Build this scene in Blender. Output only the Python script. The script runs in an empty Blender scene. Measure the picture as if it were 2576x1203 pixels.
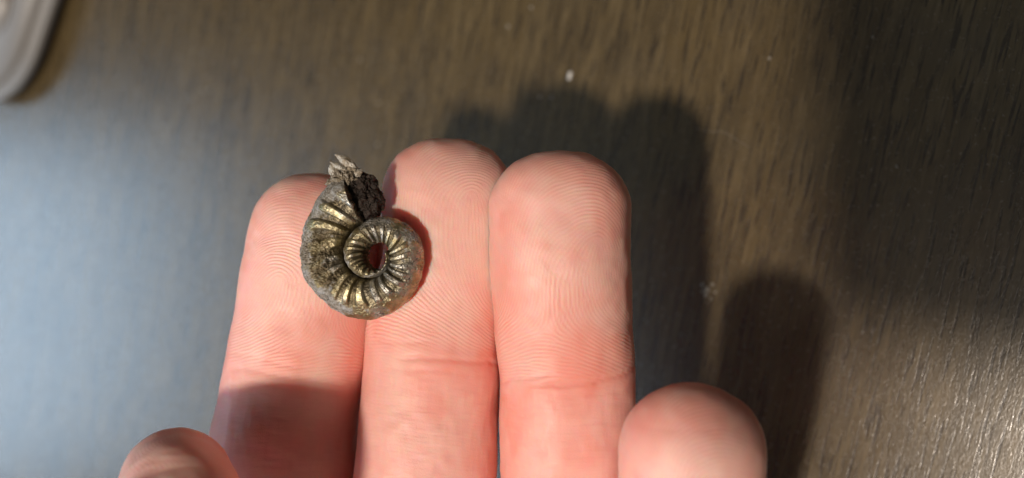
import bpy, bmesh, math
import numpy as np
from mathutils import Matrix, Vector

# ------------------------------------------------------------------ camera, world, lamps, exposure
sc = bpy.context.scene
C = sc.collection
TILT = math.atan(0.684)                       # the table seen 34 degrees off its normal
CA, SA = math.cos(TILT), math.sin(TILT)
CAMH = 168.0                                  # lens height above the table, mm
PXK = 0.932 / 2576.0                          # tangent per pixel of the 2576 px wide study picture

def c2w(p):
    """lens frame in mm (x right, y down, z away) -> world metres (table top is z = 0)"""
    p = np.asarray(p, dtype=np.float64)
    x, y, z = p[..., 0], p[..., 1], p[..., 2]
    return np.stack([(CA*x - SA*z), -y, (-SA*x - CA*z + CAMH)], axis=-1) / 1000.0

def px(x, y, z):
    return ((x-1288.0)*PXK*z, (y-601.5)*PXK*z, z)

def on_table(x, y, h=0.0):
    """world point on the table (height h mm) that the study pixel looks at"""
    d = c2w((( x-1288.0)*PXK, (y-601.5)*PXK, 1.0)) - c2w((0, 0, 0))
    o = c2w((0, 0, 0))
    t = (h/1000.0 - o[2]) / d[2]
    return o + d*t

cam_d = bpy.data.cameras.new('camera')
cam = bpy.data.objects.new('camera', cam_d); C.objects.link(cam)
cam_d.sensor_width = 36.0
cam_d.lens = 36.0 / 0.932
cam_d.clip_start = 0.004; cam_d.clip_end = 20.0
cam.matrix_world = Matrix(((CA, 0, SA, 0), (0, 1, 0, 0), (-SA, 0, CA, CAMH/1000.0), (0, 0, 0, 1)))
cam_d.dof.use_dof = True
cam_d.dof.focus_distance = 0.1455
cam_d.dof.aperture_fstop = 11.0
sc.camera = cam

world = bpy.data.worlds.new('World'); sc.world = world; world.use_nodes = True
bg = world.node_tree.nodes['Background']
bg.inputs['Color'].default_value = (1.0, 0.95, 0.9, 1); bg.inputs['Strength'].default_value = 0.038

def area(name, loc, target, sx, sy, shape, power, color):
    L = bpy.data.lights.new(name, 'AREA'); L.shape = shape; L.size = sx
    if shape in ('RECTANGLE', 'ELLIPSE'): L.size_y = sy
    L.energy = power; L.color = color
    o = bpy.data.objects.new(name, L); C.objects.link(o)
    o.location = loc
    o.rotation_euler = (Vector(target)-Vector(loc)).to_track_quat('-Z', 'Y').to_euler()
    return o
LAMP_DIR = np.array([0.44, -0.30, 1.0])       # way the lamp light travels, lens frame
LAMP_POS = c2w(np.array([0, 0, 150.0]) - LAMP_DIR*1250.0)
area('ceiling_lamp', LAMP_POS, c2w((0, 0, 150.0)), 0.11, 0, 'DISK', 17.8, (1.0, 0.855, 0.72))
area('soft_warm_fill', c2w(np.array([0, 0, 150.0]) - LAMP_DIR*1300.0), c2w((0, 0, 150.0)), 0.80, 0, 'DISK', 3.2, (1.0, 0.85, 0.70))  # added wide fill along the lamp direction, softens and lifts shaded skin
area('window_daylight', (-1.62, -0.12, 0.83), (0.0, -0.12, 0.83), 0.58, 0.52, 'RECTANGLE', 4.9, (0.55, 0.77, 1.0))
area('cool_side_fill', (-0.78, -0.72, 0.98), (-0.08, 0.0, 0.05), 0.60, 0.60, 'RECTANGLE', 6.4, (0.68, 0.82, 1.0))  # added cool fill, no real window, brightens the left sides of the fingers

sc.view_settings.view_transform = 'Standard'; sc.view_settings.look = 'None'
sc.view_settings.exposure = 0.0; sc.view_settings.gamma = 1.0
sc.view_settings.use_curve_mapping = False
sc.cycles.use_denoising = True

# ------------------------------------------------------------------ helpers
def hash3(ix, iy, iz, seed):
    h = (ix*374761393 + iy*668265263 + iz*2147483647 + seed*1274126177) & 0xffffffff
    h = ((h ^ (h >> 13))*1274126177) & 0xffffffff
    h = ((h ^ (h >> 16))*2246822519) & 0xffffffff
    return ((h ^ (h >> 15)) & 0xffffff) / float(0xffffff)*2-1

def vnoise(p, seed=0):
    p = np.asarray(p, dtype=np.float64)
    i = np.floor(p).astype(np.int64); f = p - i
    u = f*f*f*(f*(f*6-15)+10)
    r = 0
    for dx in (0, 1):
        wx = u[..., 0] if dx else 1-u[..., 0]
        for dy in (0, 1):
            wy = u[..., 1] if dy else 1-u[..., 1]
            for dz in (0, 1):
                wz = u[..., 2] if dz else 1-u[..., 2]
                r = r + wx*wy*wz*hash3(i[..., 0]+dx, i[..., 1]+dy, i[..., 2]+dz, seed)
    return r

def fbm(p, octv=4, seed=0, gain=0.5):
    a, s, r = 1.0, 1.0, 0
    for k in range(octv):
        r = r + a*vnoise(np.asarray(p)*s + 17.3*k, seed+k); a *= gain; s *= 2.03
    return r

def smooth(a, b, x):
    t = np.clip((x-a)/(b-a), 0, 1); return t*t*(3-2*t)

def spline(xs, ys, x):
    """smooth cubic through the stations"""
    xs = np.asarray(xs, float); ys = np.asarray(ys, float)
    m = np.gradient(ys, xs)
    k = np.clip(np.searchsorted(xs, x)-1, 0, len(xs)-2)
    h = xs[k+1]-xs[k]; t = np.clip((x-xs[k])/h, 0, 1)
    return ((2*t**3-3*t**2+1)*ys[k] + (t**3-2*t**2+t)*h*m[k] + (-2*t**3+3*t**2)*ys[k+1] + (t**3-t**2)*h*m[k+1])

def mesh_from(name, verts, faces, mat, parent=None, attrs=None, smooth_shade=True):
    me = bpy.data.meshes.new(name)
    v = np.ascontiguousarray(verts, dtype=np.float32)
    me.vertices.add(len(v)); me.vertices.foreach_set('co', v.ravel())
    tot = []; idx = []
    if isinstance(faces, np.ndarray):
        n, k = faces.shape
        me.loops.add(n*k); me.loops.foreach_set('vertex_index', faces.astype(np.int32).ravel())
        me.polygons.add(n); me.polygons.foreach_set('loop_start', np.arange(0, n*k, k, dtype=np.int32))
    else:
        idx = np.array([i for f in faces for i in f], dtype=np.int32)
        ln = np.array([len(f) for f in faces], dtype=np.int32)
        me.loops.add(len(idx)); me.loops.foreach_set('vertex_index', idx)
        me.polygons.add(len(ln)); me.polygons.foreach_set('loop_start', np.concatenate([[0], np.cumsum(ln)[:-1]]).astype(np.int32))
    me.update(calc_edges=True); me.validate()
    if smooth_shade:
        me.polygons.foreach_set('use_smooth', np.ones(len(me.polygons), dtype=bool))
    for an, av in (attrs or {}).items():
        at = me.attributes.new(an, 'FLOAT', 'POINT'); at.data.foreach_set('value', np.ascontiguousarray(av, dtype=np.float32))
    me.materials.append(mat)
    o = bpy.data.objects.new(name, me); C.objects.link(o)
    if parent is not None: o.parent = parent
    return o

def grid_normals(P, wrap_j=True):
    du = np.gradient(P, axis=0)
    if wrap_j:
        dv = (np.roll(P, -1, 1)-np.roll(P, 1, 1))*0.5
    else:
        dv = np.gradient(P, axis=1)
    n = np.cross(du, dv); l = np.linalg.norm(n, axis=-1, keepdims=True)
    return n/np.maximum(l, 1e-9)

def tag(o, label, cat, group=None, kind=None):
    if label: o['label'] = label
    if cat: o['category'] = cat
    if group: o['group'] = group
    if kind: o['kind'] = kind
    return o

def empty(name, loc):
    o = bpy.data.objects.new(name, None); C.objects.link(o); o.location = loc
    o.empty_display_size = 0.01
    return o

# ------------------------------------------------------------------ materials
class NT:
    def __init__(s, name):
        s.m = bpy.data.materials.new(name); s.m.use_nodes = True
        s.t = s.m.node_tree; s.b = s.t.nodes['Principled BSDF']
    def n(s, kind, **kw):
        nd = s.t.nodes.new(kind)
        for k, v in kw.items():
            if k.startswith('i_'): nd.inputs[k[2:].replace('_', ' ')].default_value = v
            else: setattr(nd, k, v)
        return nd
    def l(s, a, b): s.t.links.new(a, b)
    def math(s, op, a, b=None, clamp=False):
        nd = s.n('ShaderNodeMath', operation=op, use_clamp=clamp)
        for i, v in enumerate((a, b)):
            if v is None: continue
            if isinstance(v, (int, float)): nd.inputs[i].default_value = v
            else: s.l(v, nd.inputs[i])
        return nd.outputs[0]
    def mix(s, f, a, b):
        nd = s.n('ShaderNodeMix', data_type='RGBA')
        for i, v in ((0, f), (6, a), (7, b)):
            if isinstance(v, (int, float)): nd.inputs[i].default_value = v
            elif isinstance(v, tuple): nd.inputs[i].default_value = v if len(v) == 4 else v+(1,)
            else: s.l(v, nd.inputs[i])
        return nd.outputs[2]
    def ramp(s, x, lo, hi):
        nd = s.n('ShaderNodeMapRange'); nd.inputs[1].default_value = lo; nd.inputs[2].default_value = hi
        nd.interpolation_type = 'SMOOTHSTEP'
        s.l(x, nd.inputs[0]); return nd.outputs[0]
    def attr(s, name): return s.n('ShaderNodeAttribute', attribute_name=name).outputs['Fac']
    def noise(s, vec, scale, detail=4, rough=0.5, dist=0.0):
        nd = s.n('ShaderNodeTexNoise'); nd.inputs['Scale'].default_value = scale
        nd.inputs['Detail'].default_value = detail; nd.inputs['Roughness'].default_value = rough
        nd.inputs['Distortion'].default_value = dist
        if vec is not None: s.l(vec, nd.inputs['Vector'])
        return nd.outputs[0]
    def obj(s): return s.n('ShaderNodeTexCoord').outputs['Object']
    def mapping(s, vec, rot=(0, 0, 0), scale=(1, 1, 1)):
        nd = s.n('ShaderNodeMapping'); nd.inputs['Rotation'].default_value = rot; nd.inputs['Scale'].default_value = scale
        s.l(vec, nd.inputs['Vector']); return nd.outputs[0]
    def bump(s, h, dist, strength=1.0, normal=None):
        nd = s.n('ShaderNodeBump'); nd.inputs['Distance'].default_value = dist; nd.inputs['Strength'].default_value = strength
        s.l(h, nd.inputs['Height'])
        if normal is not None: s.l(normal, nd.inputs['Normal'])
        return nd.outputs[0]
    def set(s, **kw):
        for k, v in kw.items():
            i = s.b.inputs[k.replace('_', ' ')]
            if isinstance(v, (int, float, tuple)): i.default_value = v
            else: s.l(v, i)
        return s.m

def mat_skin():
    N = NT('skin'); o = N.obj()
    ridge = N.attr('ridge'); red = N.attr('red'); flake = N.attr('flake')
    blot = N.ramp(N.noise(o, 130, 3, 0.55), 0.33, 0.70)
    blot2 = N.ramp(N.noise(o, 420, 3, 0.6), 0.35, 0.72)
    base = N.mix(blot, (0.87, 0.53, 0.47), (0.88, 0.475, 0.435))
    base = N.mix(N.math('MULTIPLY', blot2, 0.30), base, (0.91, 0.61, 0.50))
    base = N.mix(red, base, (0.85, 0.34, 0.28))
    base = N.mix(N.math('MULTIPLY', ridge, 0.32), base, (0.93, 0.70, 0.58))
    base = N.mix(flake, base, (0.88, 0.78, 0.66))
    fine = N.noise(o, 5200, 3, 0.6)
    bmp = N.bump(fine, 0.00005, 0.55)
    return N.set(Base_Color=base, Roughness=N.math('ADD', 0.42, N.math('MULTIPLY', blot2, 0.12)), Normal=bmp,
                 Subsurface_Weight=1.0, Subsurface_Radius=(1.0, 0.26, 0.14), Subsurface_Scale=0.0027,
                 Specular_IOR_Level=0.55, IOR=1.42)

def mat_table():
    N = NT('dark_wood_laminate'); o = N.obj()
    m1 = N.mapping(o, (0, 0, math.radians(13)))          # turns the grain the way it runs across the table
    def stretched(sx, sy): return N.mapping(m1, (0, 0, 0), (sx, sy, sx))
    fib = N.noise(stretched(2200, 330), 1.0, 4, 0.6, 0.5)
    fib2 = N.noise(stretched(640, 55), 1.0, 3, 0.55, 0.6)
    broad = N.noise(stretched(110, 9), 1.0, 3, 0.5, 0.4)
    mott = N.noise(o, 60, 3, 0.5)
    cell = N.noise(stretched(2600, 1300), 1.0, 2, 0.5, 1.2)
    col = N.mix(N.ramp(broad, 0.30, 0.72), (0.0672, 0.0467, 0.0198), (0.0983, 0.0664, 0.0243))
    col = N.mix(N.math('MULTIPLY', N.ramp(fib2, 0.42, 0.7), 0.7), col, (0.1420, 0.1017, 0.0456))
    col = N.mix(N.math('MULTIPLY', N.ramp(fib, 0.46, 0.72), 0.5), col, (0.0286, 0.0205, 0.0114))
    col = N.mix(N.math('MULTIPLY', N.ramp(mott, 0.5, 0.75), 0.35), col, (0.0924, 0.0722, 0.0433))
    dash = N.ramp(N.noise(stretched(1750, 120), 1.0, 2, 0.5, 0.5), 0.54, 0.64)
    col = N.mix(N.math('MULTIPLY', dash, 0.78), col, (0.0185, 0.0123, 0.0061))
    lite = N.ramp(N.noise(stretched(1450, 95), 1.0, 3, 0.6, 0.4), 0.56, 0.70)
    col = N.mix(N.math('MULTIPLY', lite, 0.65), col, (0.1554, 0.1132, 0.0547))
    h = N.math('ADD', N.math('MULTIPLY', fib, 0.35), N.math('MULTIPLY', N.ramp(cell, 0.38, 0.62), 0.35))
    h = N.math('ADD', h, N.math('MULTIPLY', fib2, 0.25))
    h = N.math('SUBTRACT', h, N.math('MULTIPLY', dash, 0.5))
    b1 = N.bump(h, 0.00008, 0.15)
    spk = N.noise(stretched(3600, 1900), 1.0, 2, 0.6)
    b2 = N.bump(spk, 0.00005, 0.40, b1)
    rough = N.math('ADD', 0.21, N.math('MULTIPLY', N.noise(o, 900, 3, 0.6), 0.10))
    return N.set(Base_Color=col, Roughness=rough, Specular_IOR_Level=0.9, IOR=1.7, Normal=b2)

def mat_shell(name='pyrite_shell'):
    N = NT(name); o = N.obj()
    crust = N.attr('crust'); rib = N.attr('rib'); rough_a = N.attr('rough')
    n1 = N.noise(o, 700, 4, 0.6); n2 = N.noise(o, 2600, 4, 0.65); n3 = N.noise(o, 260, 3, 0.5)
    # cracks between the shell plates
    warp = N.n('ShaderNodeTexNoise'); warp.inputs['Scale'].default_value = 1400; warp.inputs['Detail'].default_value = 3
    N.l(o, warp.inputs['Vector'])
    vm = N.n('ShaderNodeVectorMath', operation='MULTIPLY_ADD'); vm.inputs[1].default_value = (0.0011,)*3
    N.l(warp.outputs['Color'], vm.inputs[0]); N.l(o, vm.inputs[2])
    vor = N.n('ShaderNodeTexVoronoi', feature='DISTANCE_TO_EDGE'); vor.inputs['Scale'].default_value = 620
    N.l(vm.outputs[0], vor.inputs['Vector'])
    crack = N.math('SUBTRACT', 1.0, N.ramp(vor.outputs['Distance'], 0.006, 0.030))
    crack = N.math('MULTIPLY', crack, N.ramp(n3, 0.50, 0.62))
    gold = N.mix(N.ramp(n1, 0.35, 0.68), (0.40, 0.345, 0.19), (0.74, 0.66, 0.43))
    gold = N.mix(N.math('MULTIPLY', N.ramp(n2, 0.48, 0.75), 0.45), gold, (0.22, 0.15, 0.075))
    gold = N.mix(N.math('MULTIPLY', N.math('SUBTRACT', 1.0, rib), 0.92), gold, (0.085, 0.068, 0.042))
    gold = N.mix(N.math('MULTIPLY', N.math('MULTIPLY', N.ramp(n3, 0.50, 0.62), rib), 0.42), gold, (0.52, 0.54, 0.55))
    clay = N.mix(N.ramp(n2, 0.35, 0.68), (0.16, 0.14, 0.105), (0.37, 0.355, 0.32))
    gold = N.mix(N.math('MULTIPLY', N.math('MULTIPLY', N.ramp(n3, 0.50, 0.62), rib), 0.42), gold, (0.52, 0.54, 0.55))
    clay = N.mix(N.math('MULTIPLY', N.ramp(n1, 0.52, 0.66), 0.55), clay, (0.50, 0.53, 0.55))
    cm = N.math('ADD', crust, N.math('MULTIPLY', N.math('SUBTRACT', n1, 0.5), 1.9))
    cm = N.ramp(cm, 0.38, 0.62)
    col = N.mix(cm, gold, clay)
    brown = N.mix(N.ramp(n2, 0.4, 0.66), (0.06, 0.042, 0.026), (0.22, 0.165, 0.10))
    col = N.mix(N.math('MULTIPLY', rough_a, 0.8), col, brown)
    col = N.mix(crack, col, (0.018, 0.014, 0.010))
    metal = N.math('MULTIPLY', N.math('SUBTRACT', 1.0, cm), N.math('SUBTRACT', 1.0, N.math('MULTIPLY', rough_a, 0.75)))
    metal = N.math('MULTIPLY', N.math('ADD', 0.12, N.math('MULTIPLY', metal, 0.80)), N.math('SUBTRACT', 1.0, crack), True)
    rg = N.math('ADD', 0.33, N.math('MULTIPLY', n2, 0.20))
    rg = N.math('ADD', rg, N.math('MULTIPLY', cm, 0.18)); rg = N.math('ADD', rg, N.math('MULTIPLY', rough_a, 0.2), True)
    h = N.math('SUBTRACT', N.math('MULTIPLY', n2, 0.6), crack)
    b = N.bump(h, 0.00012, 0.8)
    fine = N.noise(o, 9000, 3, 0.6)
    b = N.bump(fine, 0.00004, 0.6, b)
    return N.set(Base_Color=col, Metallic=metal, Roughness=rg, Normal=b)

def mat_rough(name, dark, light, white=None, metal=0.15, rough=0.65, scale=1.0):
    N = NT(name); o = N.obj()
    n1 = N.noise(o, 1500*scale, 5, 0.7); n2 = N.noise(o, 5200*scale, 4, 0.7)
    col = N.mix(N.ramp(n1, 0.34, 0.66), dark, light)
    if white: col = N.mix(N.math('MULTIPLY', N.ramp(n2, 0.52, 0.68), 0.75), col, white)
    b = N.bump(n2, 0.00016, 1.0)
    return N.set(Base_Color=col, Roughness=rough, Metallic=metal, Normal=b)

def mat_plain(name, col, rough=0.5, metal=0.0, var=0.12, scale=900):
    N = NT(name); o = N.obj(); n = N.noise(o, scale, 4, 0.6)
    d = tuple(c*(1-var) for c in col); e = tuple(min(1, c*(1+var)) for c in col)
    return N.set(Base_Color=N.mix(n, d, e), Roughness=rough, Metallic=metal, Normal=N.bump(n, 0.00003, 0.4))

M_SKIN = mat_skin(); M_TABLE = mat_table(); M_SHELL = mat_shell()

# ------------------------------------------------------------------ the table top
bm = bmesh.new()
bmesh.ops.create_cube(bm, size=1.0)
for v in bm.verts:
    v.co = Vector((v.co.x*1.5-0.35, v.co.y*1.1, v.co.z*0.028-0.014))
bmesh.ops.bevel(bm, geom=list(bm.edges), offset=0.002, segments=2, affect='EDGES')
me = bpy.data.meshes.new('table_top'); bm.to_mesh(me); bm.free(); me.materials.append(M_TABLE)
tt = bpy.data.objects.new('table_top', me); C.objects.link(tt); tt['kind'] = 'structure'

# ------------------------------------------------------------------ the hand
def fingerprint(w_mm, h_mm, cores, deltas, period, seed, arch, res=0.125, iters=11):
    """ridge relief grown from noise along an orientation field (loops and deltas in mm; x across, y down from the tip)"""
    nx, ny = int(w_mm/res), int(h_mm/res)
    X, Y = np.meshgrid((np.arange(nx)-nx/2)*res, np.arange(ny)*res)
    z = X + 1j*(-Y)
    th = np.zeros_like(X)
    for c in cores: th += 0.5*np.angle(z-(c[0]-1j*c[1]))
    for d in deltas: th -= 0.5*np.angle(z-(d[0]-1j*d[1]))
    yd = arch[0]
    th += -np.arctan(arch[1]*X)*(1-smooth(yd-5, yd+3, Y))
    th += arch[2] + 0.10*vnoise(np.stack([X*0.12, Y*0.12, X*0+seed], -1), seed)
    rng = np.random.RandomState(seed)
    img = rng.randn(ny, nx)
    K = 14
    fx = np.fft.rfftfreq(nx, res)[None, :]; fy = np.fft.fftfreq(ny, res)[:, None]
    f0 = 1.0/period; sg = 0.21*f0
    H = []
    for k in range(K):
        a = math.pi*k/K + math.pi/2          # wave vector is across the ridge
        ax, ay = f0*math.cos(a), -f0*math.sin(a)
        H.append(np.exp(-((fx-ax)**2+(fy-ay)**2)/(2*sg*sg)) + np.exp(-((fx+ax)**2+(fy+ay)**2)/(2*sg*sg)))
    t = (th/math.pi) % 1.0*K
    k0 = np.floor(t).astype(int) % K; fr = t-np.floor(t); k1 = (k0+1) % K
    for it in range(iters):
        F = np.fft.rfft2(img); out = np.zeros_like(img)
        for k in range(K):
            g = np.fft.irfft2(F*H[k], s=img.shape)
            out += g*(np.where(k0 == k, 1-fr, 0)+np.where(k1 == k, fr, 0))
        img = np.tanh(out/np.maximum(out.std(), 1e-9)*1.6)
    return img, res

def sample(img, res, X, Y):
    ny, nx = img.shape
    gx = np.clip(X/res+nx/2, 0, nx-1.001); gy = np.clip(Y/res, 0, ny-1.001)
    x0 = gx.astype(int); y0 = gy.astype(int); fx = gx-x0; fy = gy-y0
    return (img[y0, x0]*(1-fx)*(1-fy)+img[y0, x0+1]*fx*(1-fy)+img[y0+1, x0]*(1-fx)*fy+img[y0+1, x0+1]*fx*fy)

BASE_Y_PX = 1760.0; BASE_Z = 150.0
BASE_Y = (BASE_Y_PX-601.5)*PXK*BASE_Z          # plane where fingers and palm meet, mm (lens frame)

def ang_samples(nf, nb):
    """angles round a finger, dense on the pad side"""
    f = np.linspace(math.radians(-22), math.radians(202), nf, endpoint=False)
    b = np.linspace(math.radians(202), math.radians(338), nb, endpoint=False)
    return np.concatenate([f, b])

def finger(stations, tip_len, hf, hb, creases, print_args, seed, blush=(), dents=(), exp=2.25, step=0.125, fine_to=None, nf=190, nb=26,
           ridge_amp=0.05, red_tip=0.5, pads=(), tip_exp=2.15):
    """stations: (left px, right px, y px, depth mm) from tip to base. Swept superellipse with pads, creases and ridges."""
    st = np.array(stations, float)
    ctr = np.stack([((st[:, 0]+st[:, 1])/2-1288)*PXK*st[:, 3], (st[:, 2]-601.5)*PXK*st[:, 3], st[:, 3]], -1)
    hw = (st[:, 1]-st[:, 0])/2*PXK*st[:, 3]
    seg = np.linalg.norm(np.diff(ctr, axis=0), axis=1); S = np.concatenate([[0], np.cumsum(seg)]); L = S[-1]
    fine_to = min(fine_to or L, L)
    ph = np.linspace(0, math.pi/2, int(tip_len*1.45/step))
    s_tip = tip_len*(1-np.cos(ph))
    s_mid = np.arange(tip_len+step, fine_to, step)
    s_end = np.arange(fine_to+1.0, L-0.5, 1.5)
    s = np.concatenate([s_tip, s_mid, s_end, [L]])
    c = np.stack([spline(S, ctr[:, i], s) for i in range(3)], -1)
    w = spline(S, hw, s)
    T = np.gradient(c, s, axis=0); T /= np.linalg.norm(T, axis=1, keepdims=True)
    k = smooth(L-8, L, s)[:, None]; T = T*(1-k)+np.array([0, 1.0, 0])*k; T /= np.linalg.norm(T, axis=1, keepdims=True)
    lat = np.cross(T, np.array([0, 0, 1.0])); lat /= np.linalg.norm(lat, axis=1, keepdims=True)   # points to image right or left
    if lat[len(lat)//2, 0] < 0: lat = -lat
    nor = np.cross(lat, T); nor /= np.linalg.norm(nor, axis=1, keepdims=True)
    if nor[len(nor)//2, 2] > 0: nor = -nor           # towards the lens
    tau = np.clip(s/tip_len, 0, 1)
    cap = np.maximum(1-(1-tau)**tip_exp, 0)**(1/tip_exp)
    hfs = np.full_like(s, hf); hbs = np.full_like(s, hb)
    for (s0, amp, wd) in pads: hfs = hfs + amp*np.exp(-((s-s0)/wd)**2)
    capf = np.maximum(1-(1-tau)**2.0, 0)**(1/2.0)
    be = ang_samples(nf, nb)
    cb, sb = np.cos(be), np.sin(be)
    e = 2.0/exp
    X = np.sign(cb)*np.abs(cb)**e
    Z = np.sign(sb)*np.abs(sb)**e
    P = (c[:, None, :] + lat[:, None, :]*(w*cap)[:, None, None]*X[None, :, None]
         + nor[:, None, :]*np.where(sb > 0, (hfs*capf)[:, None]*Z[None, :], (hbs*capf)[:, None]*Z[None, :])[:, :, None])
    arc = s.copy(); dP = np.linalg.norm(np.diff(c + nor*(hfs*capf)[:, None], axis=0), axis=1)
    arc = np.concatenate([[0], np.cumsum(dP)])
    # surface coordinates in mm for ridges and creases: across (from the middle of the pad) and along
    U = (w*cap)[:, None]*(math.pi/2-be)[None, :]*1.02
    U = np.where((be > math.pi)[None, :] & (be > math.radians(270))[None, :], (w*cap)[:, None]*(math.pi/2-(be-2*math.pi))[None, :]*1.02, U)
    V = np.repeat(arc[:, None], len(be), 1)
    front = smooth(-0.45, 0.05, sb)[None, :]*np.ones_like(V)
    n = grid_normals(P)
    chk = (n*nor[:, None, :]).sum(-1)
    if chk[len(s)//2, nf//2] < 0: n = -n
    n[0] = -T[0]
    disp = np.zeros_like(V); red = np.zeros_like(V)
    noise_p = np.stack([U, V, np.full_like(U, seed*3.1)], -1)
    lump = fbm(noise_p*0.16, 3, seed)
    disp += 0.20*lump*front + 0.25*vnoise(noise_p*np.array([0.10, 0.085, 1.0]), seed+51)
    s_c0 = creases[0][0] if creases else 1e9
    wob = vnoise(noise_p*np.array([0.35, 0.05, 1.0]), seed+5)
    for (sc_, depth, wd, curv, slope, x0, x1) in creases:
        vv = sc_ + curv*U*U + slope*U + 0.22*wob + 0.12*vnoise(noise_p*np.array([1.6, 0.2, 1]), seed+9)
        gate = smooth(x0-1.5, x0+1.5, U)*(1-smooth(x1-1.5, x1+1.5, U))
        g = np.exp(-((V-vv)/wd)**2)*gate
        disp += (-depth*g + 0.28*depth*np.exp(-((V-vv)/(wd*3.4))**2)*gate)*front
        red += 0.22*g*min(1, depth/0.25)
    ridge = np.zeros_like(V)
    if print_args:
        img, res = fingerprint(**print_args)
        r = sample(img, res, U, V)
        amp = front*(0.09+0.91*(1-smooth(s_c0-4.0, s_c0+1.0, V)))
        patch = 0.62+0.38*smooth(-0.35, 0.35, fbm(noise_p*0.22, 2, seed+21))
        amp = amp*patch*smooth(0.3, 2.5, V)
        disp += ridge_amp*r*amp
        ridge = np.clip(0.5+0.5*r, 0, 1)*amp
    # fine cross-hatching of the middle phalanx
    mid = smooth(s_c0-1.0, s_c0+3.0, V)*front
    hat = vnoise(noise_p*np.array([2.1, 0.55, 1]), seed+31)*0.6 + vnoise(noise_p*np.array([0.5, 1.9, 1]), seed+37)*0.6
    disp += 0.030*hat*mid
    ridge = np.maximum(ridge, np.clip(hat*0.6, 0, 1)*mid*0.7)
    red += red_tip*(1-smooth(1.0, 12.0, V)) + 0.42*smooth(-0.1, 0.8, fbm(noise_p*0.15+5.0, 3, seed+41))
    red += 0.60*smooth(0.35, 1.0, np.abs(cb))[None, :]
    red += 0.35*smooth(-0.2, 0.7, lump)*np.exp(-((V-s_c0+2.0)/3.5)**2)
    for (bu, bv, br, ba) in blush: red += ba*np.exp(-((U-bu)**2+(V-bv)**2)/(br*br))*(0.8+0.5*lump)
    for (du, dv, dr, da) in dents: disp -= da*np.exp(-((U-du)**2+(V-dv)**2)/(dr*dr))
    fade = np.ones_like(V); fade[-6:] *= np.linspace(1, 0, 6)[:, None]
    P = P + n*(disp*fade)[:, :, None]
    return P, dict(ridge=ridge, red=np.clip(red, 0, 1), flake=np.zeros_like(V), U=U, V=V), dict(nf=nf, nb=nb, s=s, c=c, nor=nor, lat=lat)

# outlines measured on the photograph: left edge, right edge, height in the picture, depth in mm
FS = {}
FS['index'] = dict(stations=[(640, 962, 437, 158), (632, 963, 520, 157.5), (622, 968, 630, 157), (604, 956, 720, 156.5), (588, 938, 830, 156),
    (568, 918, 945, 156), (548, 905, 1040, 156), (522, 896, 1180, 155), (510, 880, 1350, 153), (520, 850, 1560, 151), (540, 838, 1760, 150)],
    tip_len=9.0, hf=7.2, hb=6.6, seed=3, fine_to=46, red_tip=0.30,
    blush=[(-2, 7, 5, 0.3), (3, 24, 4, 0.25)], dents=[],
    creases=[(33.2, 0.08, 0.45, 0.004, -0.02, -9, 10), (31.6, 0.05, 0.4, 0.004, 0.03, -9, 3), (34.6, 0.04, 0.4, 0.004, -0.03, -4, 10)],
    pads=[(11, 0.8, 9), (40, 0.7, 8)],
    print_args=dict(w_mm=34, h_mm=56, cores=[(-2.5, 20.0)], deltas=[(5.5, 26.5)], period=0.47, seed=11, arch=(26.0, 0.13, -0.05)))
FS['middle'] = dict(stations=[(974, 1300, 346, 153.5), (962, 1300, 430, 153.3), (959, 1300, 520, 153), (964, 1292, 640, 152.5), (930, 1268, 780, 152.2),
    (914, 1258, 915, 152), (906, 1256, 1020, 152), (892, 1252, 1203, 151.5), (870, 1226, 1400, 151), (866, 1190, 1580, 150.5), (868, 1164, 1760, 150)],
    tip_len=8.8, hf=7.3, hb=6.8, seed=7, fine_to=50, red_tip=0.34,
    blush=[(2, 5, 5, 0.25), (4, 38, 5, 0.35)], dents=[],
    creases=[(34.8, 0.15, 0.40, 0.003, -0.008, -3.2, 12), (32.6, 0.06, 0.4, 0.004, -0.06, -10, 0), (36.4, 0.04, 0.4, 0.003, 0.03, -6, 9)],
    pads=[(13, 0.8, 10), (44, 0.8, 8)],
    print_args=dict(w_mm=34, h_mm=60, cores=[(3.2, 12.5)], deltas=[(-5.0, 25.0)], period=0.47, seed=23, arch=(25.0, 0.12, 0.05)))
FS['ring'] = dict(stations=[(1232, 1572, 385, 147), (1231, 1580, 470, 146.5), (1230, 1584, 560, 146.2), (1229, 1586, 660, 146), (1240, 1590, 800, 146.5),
    (1253, 1597, 940, 147), (1255, 1597, 1040, 147.5), (1258, 1590, 1203, 148.5), (1240, 1570, 1400, 149.5), (1210, 1520, 1580, 150), (1196, 1490, 1760, 150)],
    tip_len=7.6, hf=7.3, hb=6.6, seed=13, fine_to=48, red_tip=0.36,
    blush=[(2, 31, 4.5, 0.55), (6, 6, 5, 0.3), (3, 38, 5, 0.2)],
    creases=[(35.4, 0.15, 0.42, -0.003, -0.035, -4.6, 13), (33.8, 0.08, 0.35, 0.003, -0.14, -12, -1), (36.8, 0.04, 0.4, 0.003, 0.02, -6, 9)],
    pads=[(12, 0.8, 10), (43, 0.7, 8)], tip_exp=2.3,
    print_args=dict(w_mm=34, h_mm=58, cores=[(4.6, 16.8)], deltas=[(-2.2, 28.2)], period=0.47, seed=37, arch=(26.0, 0.12, 0.10)))
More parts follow.
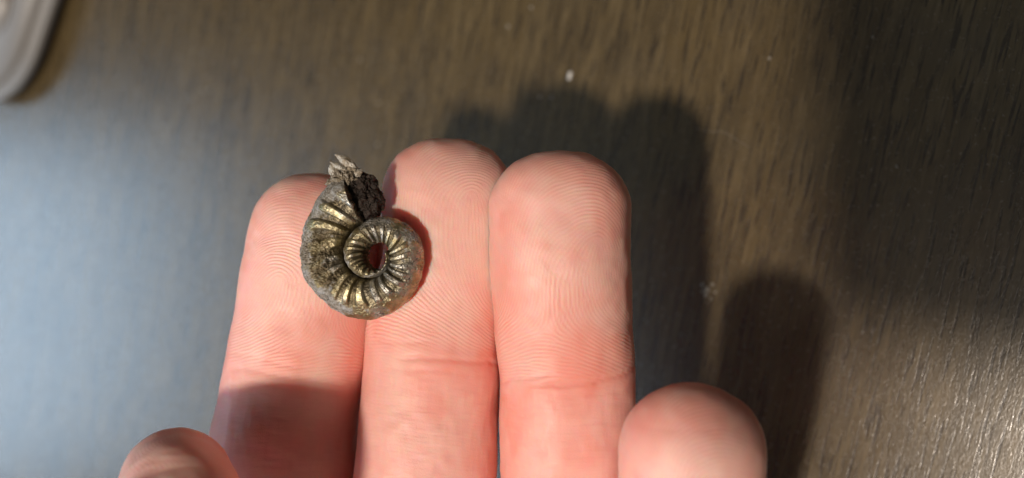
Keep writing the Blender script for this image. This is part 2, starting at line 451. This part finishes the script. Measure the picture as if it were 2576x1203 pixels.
FS['pinky'] = dict(stations=[(1566, 1906, 962, 132.5), (1560, 1914, 1050, 132.5), (1557, 1922, 1150, 133), (1556, 1924, 1260, 135.5), (1550, 1905, 1400, 141),
    (1534, 1850, 1580, 148), (1522, 1796, 1760, 150)],
    tip_len=8.4, hf=7.2, hb=6.2, seed=19, fine_to=20, red_tip=0.42,
    creases=[(25.0, 0.2, 0.4, 0.004, 0.0, -9, 9)], pads=[(12, 0.9, 9)],
    print_args=dict(w_mm=34, h_mm=40, cores=[(1.0, 14.5)], deltas=[(-5, 22)], period=0.50, seed=53, arch=(21.0, 0.15, 0.12)))
FS['thumb'] = dict(ridge_amp=0.025, stations=[(318, 556, 1176, 146), (286, 592, 1241, 136.5), (250, 622, 1320, 128), (180, 590, 1430, 121), (70, 500, 1535, 116.5),
    (-20, 400, 1625, 117), (20, 370, 1705, 126), (170, 460, 1760, 150)],
    tip_len=8.0, hf=6.8, hb=6.6, seed=29, fine_to=24, red_tip=1.0, creases=[(30.0, 0.2, 0.4, 0.004, 0.0, -9, 9)], pads=[],
    print_args=dict(w_mm=34, h_mm=40, cores=[(0.0, 16.0)], deltas=[(5, 24)], period=0.52, seed=71, arch=(22.0, 0.15, -0.1)), step=0.15)

def build_hand():
    VV, FF, AT = [], [], {'ridge': [], 'red': [], 'flake': []}
    off = 0; rings = []; info = {}
    for nm in ('index', 'middle', 'ring', 'pinky', 'thumb'):
        P, at, inf = finger(**FS[nm])
        info[nm] = (P, inf, at)
        ni, nj = P.shape[:2]
        if nm == 'middle':       # dry flakes at the tip
            U, V = at['U'], at['V']
            fl = smooth(0.15, 0.5, fbm(np.stack([U*2.4, V*1.3, U*0], -1), 3, 77))*np.exp(-((U-4.6)/0.7)**2-((V-4.2)/0.8)**2)
            at['flake'] = np.clip(fl*1.3, 0, 0.85)
        VV.append(P.reshape(-1, 3))
        i, j = np.meshgrid(np.arange(ni-1), np.arange(nj), indexing='ij'); j2 = (j+1) % nj
        q = np.stack([i*nj+j, i*nj+j2, (i+1)*nj+j2, (i+1)*nj+j], -1).reshape(-1, 4)+off
        FF.append(q)
        for a in AT: AT[a].append(at[a].reshape(-1))
        rings.append(off+(ni-1)*nj+np.arange(nj))
        off += ni*nj
    # palm, wrist and forearm below the frame: rings (centre x, half width, centre depth, half thickness, y) in mm
    na = 64; t = np.arange(na)/na*2*math.pi
    y0 = BASE_Y
    prof = [(-9.5, 57.0, 147.0, 22.0, 0.0), (-9.5, 56.5, 147.0, 23.0, 12.0), (-8.0, 52.0, 148.0, 24.0, 34.0), (-5.0, 42.0, 150.0, 22.0, 60.0),
            (-3.0, 32.0, 151.0, 20.0, 84.0), (-2.0, 30.0, 152.0, 20.0, 105.0), (0.0, 34.0, 153.0, 24.0, 160.0), (4.0, 40.0, 154.0, 30.0, 240.0), (5.0, 41.0, 154.0, 31.0, 262.0)]
    pal = []
    for (cx, w, cz, h, dy) in prof:
        ex = 2/2.6
        pal.append(np.stack([cx+w*np.sign(np.cos(t))*np.abs(np.cos(t))**ex, np.full(na, y0+dy), cz-h*np.sign(np.sin(t))*np.abs(np.sin(t))**ex], -1))
    pal = np.array(pal); p_off = off
    VV.append(pal.reshape(-1, 3)); n_p = pal.shape[0]*na
    i, j = np.meshgrid(np.arange(len(prof)-1), np.arange(na), indexing='ij'); j2 = (j+1) % na
    FF.append(np.stack([i*na+j, i*na+j2, (i+1)*na+j2, (i+1)*na+j], -1).reshape(-1, 4)+p_off)
    for a in AT: AT[a].append(np.full(n_p, 0.15 if a == 'red' else 0.0))
    verts = np.concatenate(VV); faces = np.concatenate(FF)
    # web between palm outline and finger roots
    tb = bmesh.new(); edges = []; bv = {}
    for rg in rings+[p_off+np.arange(na)]:
        vs = []
        for k in rg:
            v = tb.verts.new((verts[k, 0], verts[k, 2], 0)); bv[v] = int(k); vs.append(v)
        for k in range(len(vs)): edges.append(tb.edges.new((vs[k], vs[(k+1) % len(vs)])))
    bmesh.ops.triangle_fill(tb, use_beauty=True, use_dissolve=False, edges=edges)
    tris = [tuple(bv[v] for v in f.verts) for f in tb.faces]
    tb.free()
    allf = faces.tolist() + [list(f) for f in tris] + [[p_off+(len(prof)-1)*na+k for k in range(na)]]
    at = {a: np.concatenate(AT[a]) for a in AT}
    root = (verts[p_off:p_off+na].mean(0))
    w = c2w(verts)
    o = mesh_from('hand', w, allf, M_SKIN, attrs=at)
    b = bmesh.new(); b.from_mesh(o.data)
    bmesh.ops.remove_doubles(b, verts=b.verts, dist=1e-7)
    bmesh.ops.recalc_face_normals(b, faces=b.faces); b.to_mesh(o.data); b.free()
    o.data.polygons.foreach_set('use_smooth', np.ones(len(o.data.polygons), dtype=bool))
    return o, info

hand, HINFO = build_hand()
tag(hand, 'open hand with palm side up, four fingers side by side holding the ammonite', 'hand')

# ------------------------------------------------------------------ the ammonite
FZ = 143.7                                          # depth of its middle plane, mm
FC = np.array(px(953.6, 644.3, FZ))                 # centre of the coil (the hole)
CPX = 0.02062*FZ/143.0                              # mm per pixel of the study crop
tl = math.radians(9.0)
EX = np.array([math.cos(tl), 0.0, -math.sin(tl)]); EY = np.array([0.0, -1.0, 0.0]); EZ = np.array([-math.sin(tl), 0.0, -math.cos(tl)])
F_ORIGIN = c2w(FC)
fossil = empty('ammonite', F_ORIGIN)
tag(fossil, 'small ribbed golden grey pyrite ammonite with a hole through its coil and a broken end', 'ammonite')

def f2l(q):
    """fossil frame (mm: x right, y up, z to the lens) -> local metres of the ammonite root"""
    q = np.asarray(q, float)
    p = FC + q[..., 0:1]*EX + q[..., 1:2]*EY + q[..., 2:3]*EZ
    return c2w(p) - F_ORIGIN

A_TAB = np.array([(96, 545), (112, 548), (129.5, 548), (145.5, 523), (162.5, 513), (178, 506), (199, 496), (212, 466), (229, 445), (246.5, 425), (260, 408), (274.5, 382), (294, 347),
    (313, 322), (337, 297), (363, 285), (384, 283), (403, 272), (422.5, 259), (445, 249), (462, 240), (476, 231), (503, 226), (526, 226), (547, 214),
    (565, 198), (584, 180), (604, 159), (626, 134), (651, 114), (700, 92), (760, 78), (860, 66), (1000, 62)], float)

def coil(a0, a1, dstep, nsec, seed):
    al = np.arange(a0, a1, dstep)
    R = spline(A_TAB[:, 0], A_TAB[:, 1], al)
    Ri = np.maximum(spline(A_TAB[:, 0], A_TAB[:, 1], al+360)*0.99, 85.0)
    R = R*(1-0.025*smooth(462, 480, al))
    Ri = np.minimum(Ri, R*0.72)
    R = R*CPX; Ri = Ri*CPX
    rc = (R+Ri)/2; a = (R-Ri)/2; b = 0.60+0.85*a+1.15*smooth(400, 500, al)
    psi = np.linspace(0, 2*math.pi, nsec, endpoint=False)
    cp, sp = np.cos(psi), np.sin(psi)
    ar = np.radians(al)
    rad = np.sign(cp)*np.abs(cp)**0.92
    zz = np.sign(sp)*np.abs(sp)**0.80*(1-0.16*cp)
    r = rc[:, None]+a[:, None]*rad[None, :]
    z = b[:, None]*zz[None, :]*(1+0.26*smooth(340, 440, al)[:, None]*np.minimum(cp, 0.25)[None, :])
    P = np.stack([r*np.cos(ar)[:, None], r*np.sin(ar)[:, None], z], -1)
    n = grid_normals(P)
    outw = np.stack([np.cos(ar)[:, None]*rad[None, :], np.sin(ar)[:, None]*rad[None, :], zz[None, :]*np.ones_like(r)], -1)
    if (n*outw).sum() < 0: n = -n
    A2 = np.repeat(al[:, None], nsec, 1); RAD = np.repeat(rad[None, :], len(al), 0)
    amp_sc = (a/2.6)[:, None]
    # ribs: simple, leaning forward near the outer shoulder
    ext = 0.30*(1-smooth(150, 175, A2))
    fl = smooth(-1.0, -0.72, RAD)*(1-smooth(0.02+ext, 0.52+ext, RAD))
    jit = 0.16*np.sin(np.radians(A2)*3.1+1.0)+0.10*np.sin(np.radians(A2)*7.7)
    phs = A2/360.0*20.5 + jit - 0.60*(RAD+1) + 0.12*np.clip(RAD+0.1, 0, 2)**2
    prof = (0.5+0.5*np.cos(2*math.pi*phs))
    prof = smooth(0.24, 0.80, prof)
    q = P*1.0
    # damaged, crusted patch on the left flank
    lowf = fbm(q*0.55, 3, seed)
    dmg = np.exp(-((A2-180)/19)**2)*np.exp(-((RAD-0.10)/0.62)**2)*2.0 + np.exp(-((A2-205)/17)**2)*np.exp(-((RAD+0.1)/0.5)**2)*1.1
    dmg = np.clip(dmg+0.35*lowf*dmg, 0, 1)
    worn = np.clip(1-0.5*dmg, 0, 1)
    ribh = prof*fl*worn
    rv = 0.75+0.5*vnoise(np.stack([np.round(phs)*1.37, RAD*0, RAD*0], -1), seed+2)
    d = (0.70*amp_sc)*rv*(prof-0.35)*fl*worn
    # venter: low growth undulations
    d += 0.05*amp_sc*np.cos(2*math.pi*phs)*smooth(0.3, 0.7, RAD)*worn
    rough1 = fbm(q*2.6, 4, seed+3, 0.6)
    d += 0.030*rough1*(1-0.55*fl) + 0.42*dmg*(np.round(fbm(q*1.3, 3, seed+8)*2.5)/2.5+0.4*rough1) - 0.15*dmg
    grit = fbm(q*5.5, 4, seed+5, 0.65); patchy = smooth(-0.25, 0.45, fbm(q*0.8+3.0, 3, seed+15))
    d += (0.012+0.045*patchy)*grit
    # broken inner rim round the hole
    rim = smooth(430, 470, A2)*(1-smooth(-0.95, -0.55, RAD))
    d += rim*(0.16*fbm(q*3.4, 3, seed+11)-0.04)
    # chipped edge at the open end
    P = P+n*d[:, :, None]
    chip = 1-smooth(a0, a0+10, A2)
    left = 1-smooth(215, 255, A2)
    crust = 0.10+(0.20+0.50*left)*smooth(0.12, 0.62, RAD) + 0.35*lowf
    crust += 0.45*(1-smooth(128, 150, A2))*smooth(-0.35, 0.25, RAD)
    crust += 0.20*smooth(330, 420, A2)*smooth(0.1, 0.5, RAD) - 0.30*smooth(255, 300, A2)*(1-smooth(330, 420, A2))*smooth(0.0, 0.5, RAD)
    crust -= 0.35*ribh
    crust += 0.5*np.exp(-((A2-205)/9)**2)*smooth(0.45, 0.8, RAD) + 0.4*np.exp(-((A2-168)/6)**2)*smooth(0.5, 0.8, RAD)
    rough_a = np.clip(dmg*0.38+0.5*rim+0.55*patchy*smooth(0.25, -0.25, grit), 0, 1)
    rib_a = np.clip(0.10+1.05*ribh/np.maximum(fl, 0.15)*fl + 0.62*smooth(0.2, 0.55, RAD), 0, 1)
    return P, dict(crust=np.clip(crust, 0, 1), rib=rib_a, rough=rough_a), n

def coil_object(name, a0, a1, dstep, nsec, seed, zoff=0.0):
    P, at, n = coil(a0, a1, dstep, nsec, seed)
    P = P + np.array([0, 0, zoff])
    ni, nj = P.shape[:2]
    i, j = np.meshgrid(np.arange(ni-1), np.arange(nj), indexing='ij'); j2 = (j+1) % nj
    F = np.stack([i*nj+j, (i+1)*nj+j, (i+1)*nj+j2, i*nj+j2], -1).reshape(-1, 4)
    V = P.reshape(-1, 3)
    # sunken ragged ends
    extra = []; faces = F.tolist()
    for end, row in ((0, 0), (1, ni-1)):
        ring = [row*nj+k for k in range(nj)]
        cen = P[row].mean(0); prev = ring
        nxt = P[1 if end == 0 else ni-2].mean(0); inw = (nxt-cen); inw /= np.linalg.norm(inw)
        for lv in range(1, 9):
            f = 1-lv/9.0
            pts = cen+(P[row]-cen)*f
            pts = pts + inw*(-0.35*(1-f)**0.7+0.3*fbm(pts*2.5, 3, 91+end))[:, None]
            base = len(V)+sum(len(e) for e in extra); extra.append(pts)
            cur = [base+k for k in range(nj)]
            for k in range(nj):
                k2 = (k+1) % nj
                faces.append([prev[k], prev[k2], cur[k2], cur[k]] if end == 0 else [prev[k2], prev[k], cur[k], cur[k2]])
            prev = cur
        base = len(V)+sum(len(e) for e in extra); extra.append((cen-inw*0.3)[None, :])
        for k in range(nj):
            k2 = (k+1) % nj
            faces.append([prev[k], prev[k2], base] if end == 0 else [prev[k2], prev[k], base])
    E = np.concatenate(extra)
    att = {a: np.concatenate([at[a].reshape(-1), np.full(len(E), 1.0 if a == 'rough' else 0.2)]) for a in at}
    o = mesh_from(name, f2l(np.concatenate([V, E])), faces, M_SHELL, fossil, att)
    b = bmesh.new(); b.from_mesh(o.data); bmesh.ops.recalc_face_normals(b, faces=b.faces); b.to_mesh(o.data); b.free()
    return o
coil_object('outer_whorl', 113, 470, 0.16, 300, 5)
coil_object('inner_whorl', 470, 735, 0.22, 200, 5)

def lump(name, cx, cy, rx, ry, rz, z, rot, mat, seed, amp, freq, n=90, sharp=False, box=2.0):
    """rough broken piece; centre and radii in crop pixels of the fossil study, z in mm"""
    th = np.linspace(0, math.pi, n); ph = np.linspace(0, 2*math.pi, 2*n, endpoint=False)
    T, Pp = np.meshgrid(th, ph, indexing='ij')
    d = np.stack([np.sin(T)*np.cos(Pp), np.sin(T)*np.sin(Pp), np.cos(T)], -1)
    k = (np.abs(d)**box).sum(-1, keepdims=True)**(-1/box)
    q = d*k*np.array([rx*CPX, ry*CPX, rz])
    c, s = math.cos(rot), math.sin(rot)
    q = np.stack([q[..., 0]*c-q[..., 1]*s, q[..., 0]*s+q[..., 1]*c, q[..., 2]], -1)
    cen = np.array([(cx-620)*CPX, -(cy-715)*CPX, z])
    f = fbm((q+cen)*freq, 5, seed, 0.62)
    if sharp: f = np.round(f*3)/3*0.6+f*0.4
    q = q + d*(amp*f)[..., None]
    V = (q+cen)
    ni, nj = n, 2*n
    i, j = np.meshgrid(np.arange(ni-1), np.arange(nj), indexing='ij'); j2 = (j+1) % nj
    F = np.stack([i*nj+j, (i+1)*nj+j, (i+1)*nj+j2, i*nj+j2], -1).reshape(-1, 4)
    o = mesh_from(name, f2l(V.reshape(-1, 3)), F, mat, fossil)
    b = bmesh.new(); b.from_mesh(o.data); bmesh.ops.remove_doubles(b, verts=b.verts, dist=1e-8)
    bmesh.ops.recalc_face_normals(b, faces=b.faces); b.to_mesh(o.data); b.free()
    o.data.polygons.foreach_set('use_smooth', np.ones(len(o.data.polygons), dtype=bool))
    return o
M_DARK = mat_rough('dark_core', (0.012, 0.008, 0.006), (0.045, 0.029, 0.021), None, 0.1, 0.6)
M_CRUST = mat_rough('grainy_crust', (0.09, 0.065, 0.038), (0.36, 0.31, 0.23), (0.68, 0.62, 0.50), 0.25, 0.5)
M_CLAST = mat_rough('pale_crystal', (0.30, 0.24, 0.16), (0.55, 0.53, 0.47), (0.72, 0.70, 0.64), 0.2, 0.4, 0.6)
lump('broken_core', 500, 335, 116, 152, 2.1, -0.5, 0.42, M_DARK, 3, 0.42, 1.1, 110, False, 2.6)
lump('crust_chunk', 408, 222, 86, 58, 1.35, 0.5, 0.35, M_CRUST, 8, 0.42, 1.9, 110, True, 2.4)
for (x, y, rx, ry, rz, z, rot, mt, sd) in (
        (424, 124, 90, 30, 0.5, 1.0, -0.60, M_CLAST, 12), (452, 132, 70, 13, 0.35, 0.7, -0.72, M_DARK, 13), (384, 158, 78, 18, 0.4, 1.2, -0.52, M_CLAST, 18),
        (334, 176, 30, 50, 0.45, 1.0, 0.18, M_CLAST, 15), (366, 176, 16, 46, 0.4, 1.1, 0.42, M_CRUST, 16), (300, 246, 36, 18, 0.4, 0.3, 0.55, M_CRUST, 21),
        (484, 196, 52, 26, 0.5, 0.9, 0.45, M_CLAST, 22), (420, 190, 56, 15, 0.4, 1.35, -0.35, M_CLAST, 24), (470, 168, 40, 12, 0.4, 0.95, -0.9, M_CRUST, 26)):
    lump('crystal', x, y, rx, ry, rz, z, rot, mt, sd, 0.10, 2.6, 44, True, 1.45)

# ------------------------------------------------------------------ the grey case at the far corner
def rounded_outline(w, h, r, n=14, k=2.0):
    pts = []
    for cx, cy, a0 in ((w-r, h-r, 0), (-w+r, h-r, 90), (-w+r, -h+r, 180), (w-r, -h+r, 270)):
        for i in range(n+1):
            a = math.radians(a0+90*i/n); pts.append((cx+r*math.cos(a), cy+r*math.sin(a)))
    return pts
def slab(name, pts, z0, z1, bev, mat, parent, segs=4):
    bm = bmesh.new()
    vs = [bm.verts.new((x, y, z0)) for x, y in pts]
    f = bm.faces.new(vs)
    ex = bmesh.ops.extrude_face_region(bm, geom=[f])
    bmesh.ops.translate(bm, verts=[g for g in ex['geom'] if isinstance(g, bmesh.types.BMVert)], vec=(0, 0, z1-z0))
    bmesh.ops.recalc_face_normals(bm, faces=bm.faces)
    bm.edges.ensure_lookup_table()
    ed = [e for e in bm.edges if abs(e.verts[0].co.z-e.verts[1].co.z) < 1e-9]
    bmesh.ops.bevel(bm, geom=ed, offset=bev, segments=segs, affect='EDGES')
    me = bpy.data.meshes.new(name); bm.to_mesh(me); bm.free(); me.materials.append(mat)
    for p in me.polygons: p.use_smooth = True
    o = bpy.data.objects.new(name, me); C.objects.link(o); o.parent = parent
    return o
M_CASE = mat_plain('grey_plastic', (0.21, 0.207, 0.20), 0.38, 0.0, 0.06)
M_CASE_D = mat_plain('dark_grey_plastic', (0.09, 0.09, 0.09), 0.45, 0.0, 0.1)
M_CASE_L = mat_plain('pale_grey_plastic', (0.27, 0.26, 0.245), 0.4, 0.0, 0.05)
pa, pb = on_table(104, -10, 8.5), on_table(62, 118, 8.5)       # along its straight side
ang = math.atan2(pa[1]-pb[1], pa[0]-pb[0])-math.pi/2
case = empty('grey_case', (pb[0]-(0.040*math.cos(ang)+0.034*math.sin(ang)), pb[1]-(0.040*math.sin(ang)-0.034*math.cos(ang)), 0.0))
case.rotation_euler = (0, 0, ang)
tag(case, 'blurred light grey rounded plastic case lying at the upper left edge of the table', 'plastic case')
slab('case_body', rounded_outline(0.040, 0.060, 0.026), 0.0006, 0.0085, 0.0028, M_CASE, case)
slab('pale_button', rounded_outline(0.010, 0.010, 0.0098), 0.0083, 0.0102, 0.0008, M_CASE_L, case).location = (0.020, -0.030, 0)
slab('dark_inset', rounded_outline(0.010, 0.006, 0.004), 0.0083, 0.0090, 0.0002, M_CASE_D, case).location = (0.014, -0.008, 0)

# ------------------------------------------------------------------ the phone that takes the picture (its shadow falls across the right of the table)
phone = empty('smartphone', c2w((43.0, 25.0, -6.5)))
M_PH = mat_plain('phone_black', (0.02, 0.02, 0.022), 0.35)
M_GL = mat_plain('phone_glass', (0.008, 0.008, 0.01), 0.08)
phone.rotation_euler = cam.matrix_world.to_euler()
tag(phone, 'black smartphone held over the hand, just behind the lens', 'smartphone')
slab('phone_body', rounded_outline(0.081, 0.0385, 0.008), -0.0042, 0.0042, 0.0025, M_PH, phone)
slab('phone_screen', rounded_outline(0.077, 0.0345, 0.006), 0.0040, 0.0046, 0.0002, M_GL, phone)

# ------------------------------------------------------------------ crumbs, dust and a fibre on the table
M_CRUMB = mat_plain('white_crumb', (0.62, 0.60, 0.55), 0.5, 0.0, 0.1)
M_DUST = mat_plain('dust', (0.26, 0.23, 0.18), 0.6, 0.0, 0.15)
def crumb(name, x, y, rx, ry, rz, rot, mat, seed, label, cat, group=None):
    bm = bmesh.new(); bmesh.ops.create_icosphere(bm, subdivisions=3, radius=1.0)
    co = np.array([v.co[:] for v in bm.verts])
    f = 1+0.28*fbm(co*1.6+seed*3.3, 3, seed)
    for v, k in zip(bm.verts, f): v.co = Vector((v.co.x*rx*k, v.co.y*ry*k, max(v.co.z*k, -0.75)*rz))/1000.0
    me = bpy.data.meshes.new(name); bm.to_mesh(me); bm.free(); me.materials.append(mat)
    for p in me.polygons: p.use_smooth = True
    o = bpy.data.objects.new(name, me); C.objects.link(o)
    p = on_table(x, y, 0.0)
    o.location = (p[0], p[1], rz*0.75/1000.0-0.00002); o.rotation_euler = (0, 0, rot)
    return tag(o, label, cat, group)
crumb('crumb', 1436, 190, 0.40, 0.78, 0.35, -0.35, M_CRUMB, 1, 'bright white oval crumb on the table above the finger shadow', 'crumb')
SP = [(1338, 19, 0.45, 'dust speck at the upper middle edge of the table, topmost of the specks'), (1280, 66, 0.5, 'dust speck left of the bright white crumb, near the top of the table'),
      (907, 150, 0.5, 'leftmost dust speck on the blurred table, above the ammonite'), (1358, 243, 0.42, 'left one of two dust specks inside the dark finger shadow'),
      (1389, 244, 0.42, 'right one of two dust specks inside the dark finger shadow'), (955, 259, 0.4, 'faint dust speck midway above the middle fingertip and ammonite'),
      (950, 364, 0.42, 'dust speck just left of the middle fingertip'), (1937, 147, 0.42, 'dust speck alone on the brown wood right of the shadow'),
      (2197, 94, 0.35, 'dust speck in the dim upper right of the table'), (2257, 419, 0.42, 'dust speck at the right side of the table, below the dim corner')]
for k, (x, y, r, lb) in enumerate(SP):
    crumb('dust_speck', x, y, r*0.58, r*0.72, r*0.4, 0.4*k, M_DUST, 10+k, lb, 'dust speck', 'dust specks scattered over the table')
CR = [(1740, 716, 0.40, 0.7), (1752, 728, 0.55, 0.2), (1748, 742, 0.42, 1.0), (1764, 716, 0.34, 0.3), (1738, 733, 0.26, 0.9), (1772, 735, 0.3, 0.5), (1760, 752, 0.28, 1.3)]
CW = ['at its upper left', 'the largest one', 'just below the largest', 'at its upper right', 'the leftmost tiny one', 'the rightmost one', 'the lowest one']
for k, (x, y, r, a) in enumerate(CR):
    crumb('flake', x+28, y, r, r*0.75, r*0.22, a, M_DUST, 40+k, 'tan flake in the little cluster between the two finger shadows, '+CW[k], 'flake', 'flakes clustered between the finger shadows')
# fibre
cu = [(1752, 322), (1785, 331), (1819, 332), (1852, 350), (1886, 371)]
pts = np.array([on_table(x, y, 0.12) for x, y in cu]); tt_ = np.linspace(0, len(cu)-1, 60)
path = np.stack([spline(np.arange(len(cu)), pts[:, i], tt_) for i in range(3)], -1)
path[:, 2] += 0.00008*np.abs(np.sin(tt_*2.4))
m = 6; V = []
for i in range(60):
    d = path[min(i+1, 59)]-path[max(i-1, 0)]; d /= np.linalg.norm(d); sd = np.cross(d, [0, 0, 1]); rr = 0.00004
    for k in range(m):
        a = 2*math.pi*k/m; V.append(path[i]+rr*(sd*math.cos(a)+np.array([0, 0, 1])*math.sin(a)))
F = [[i*m+k, i*m+(k+1) % m, (i+1)*m+(k+1) % m, (i+1)*m+k] for i in range(59) for k in range(m)]+[list(range(m))[::-1], [59*m+k for k in range(m)]]
fib = mesh_from('fibre', np.array(V), F, M_DUST)
tag(fib, 'thin pale fibre lying on the wood at the shadow edge, right of the fingers', 'fibre')
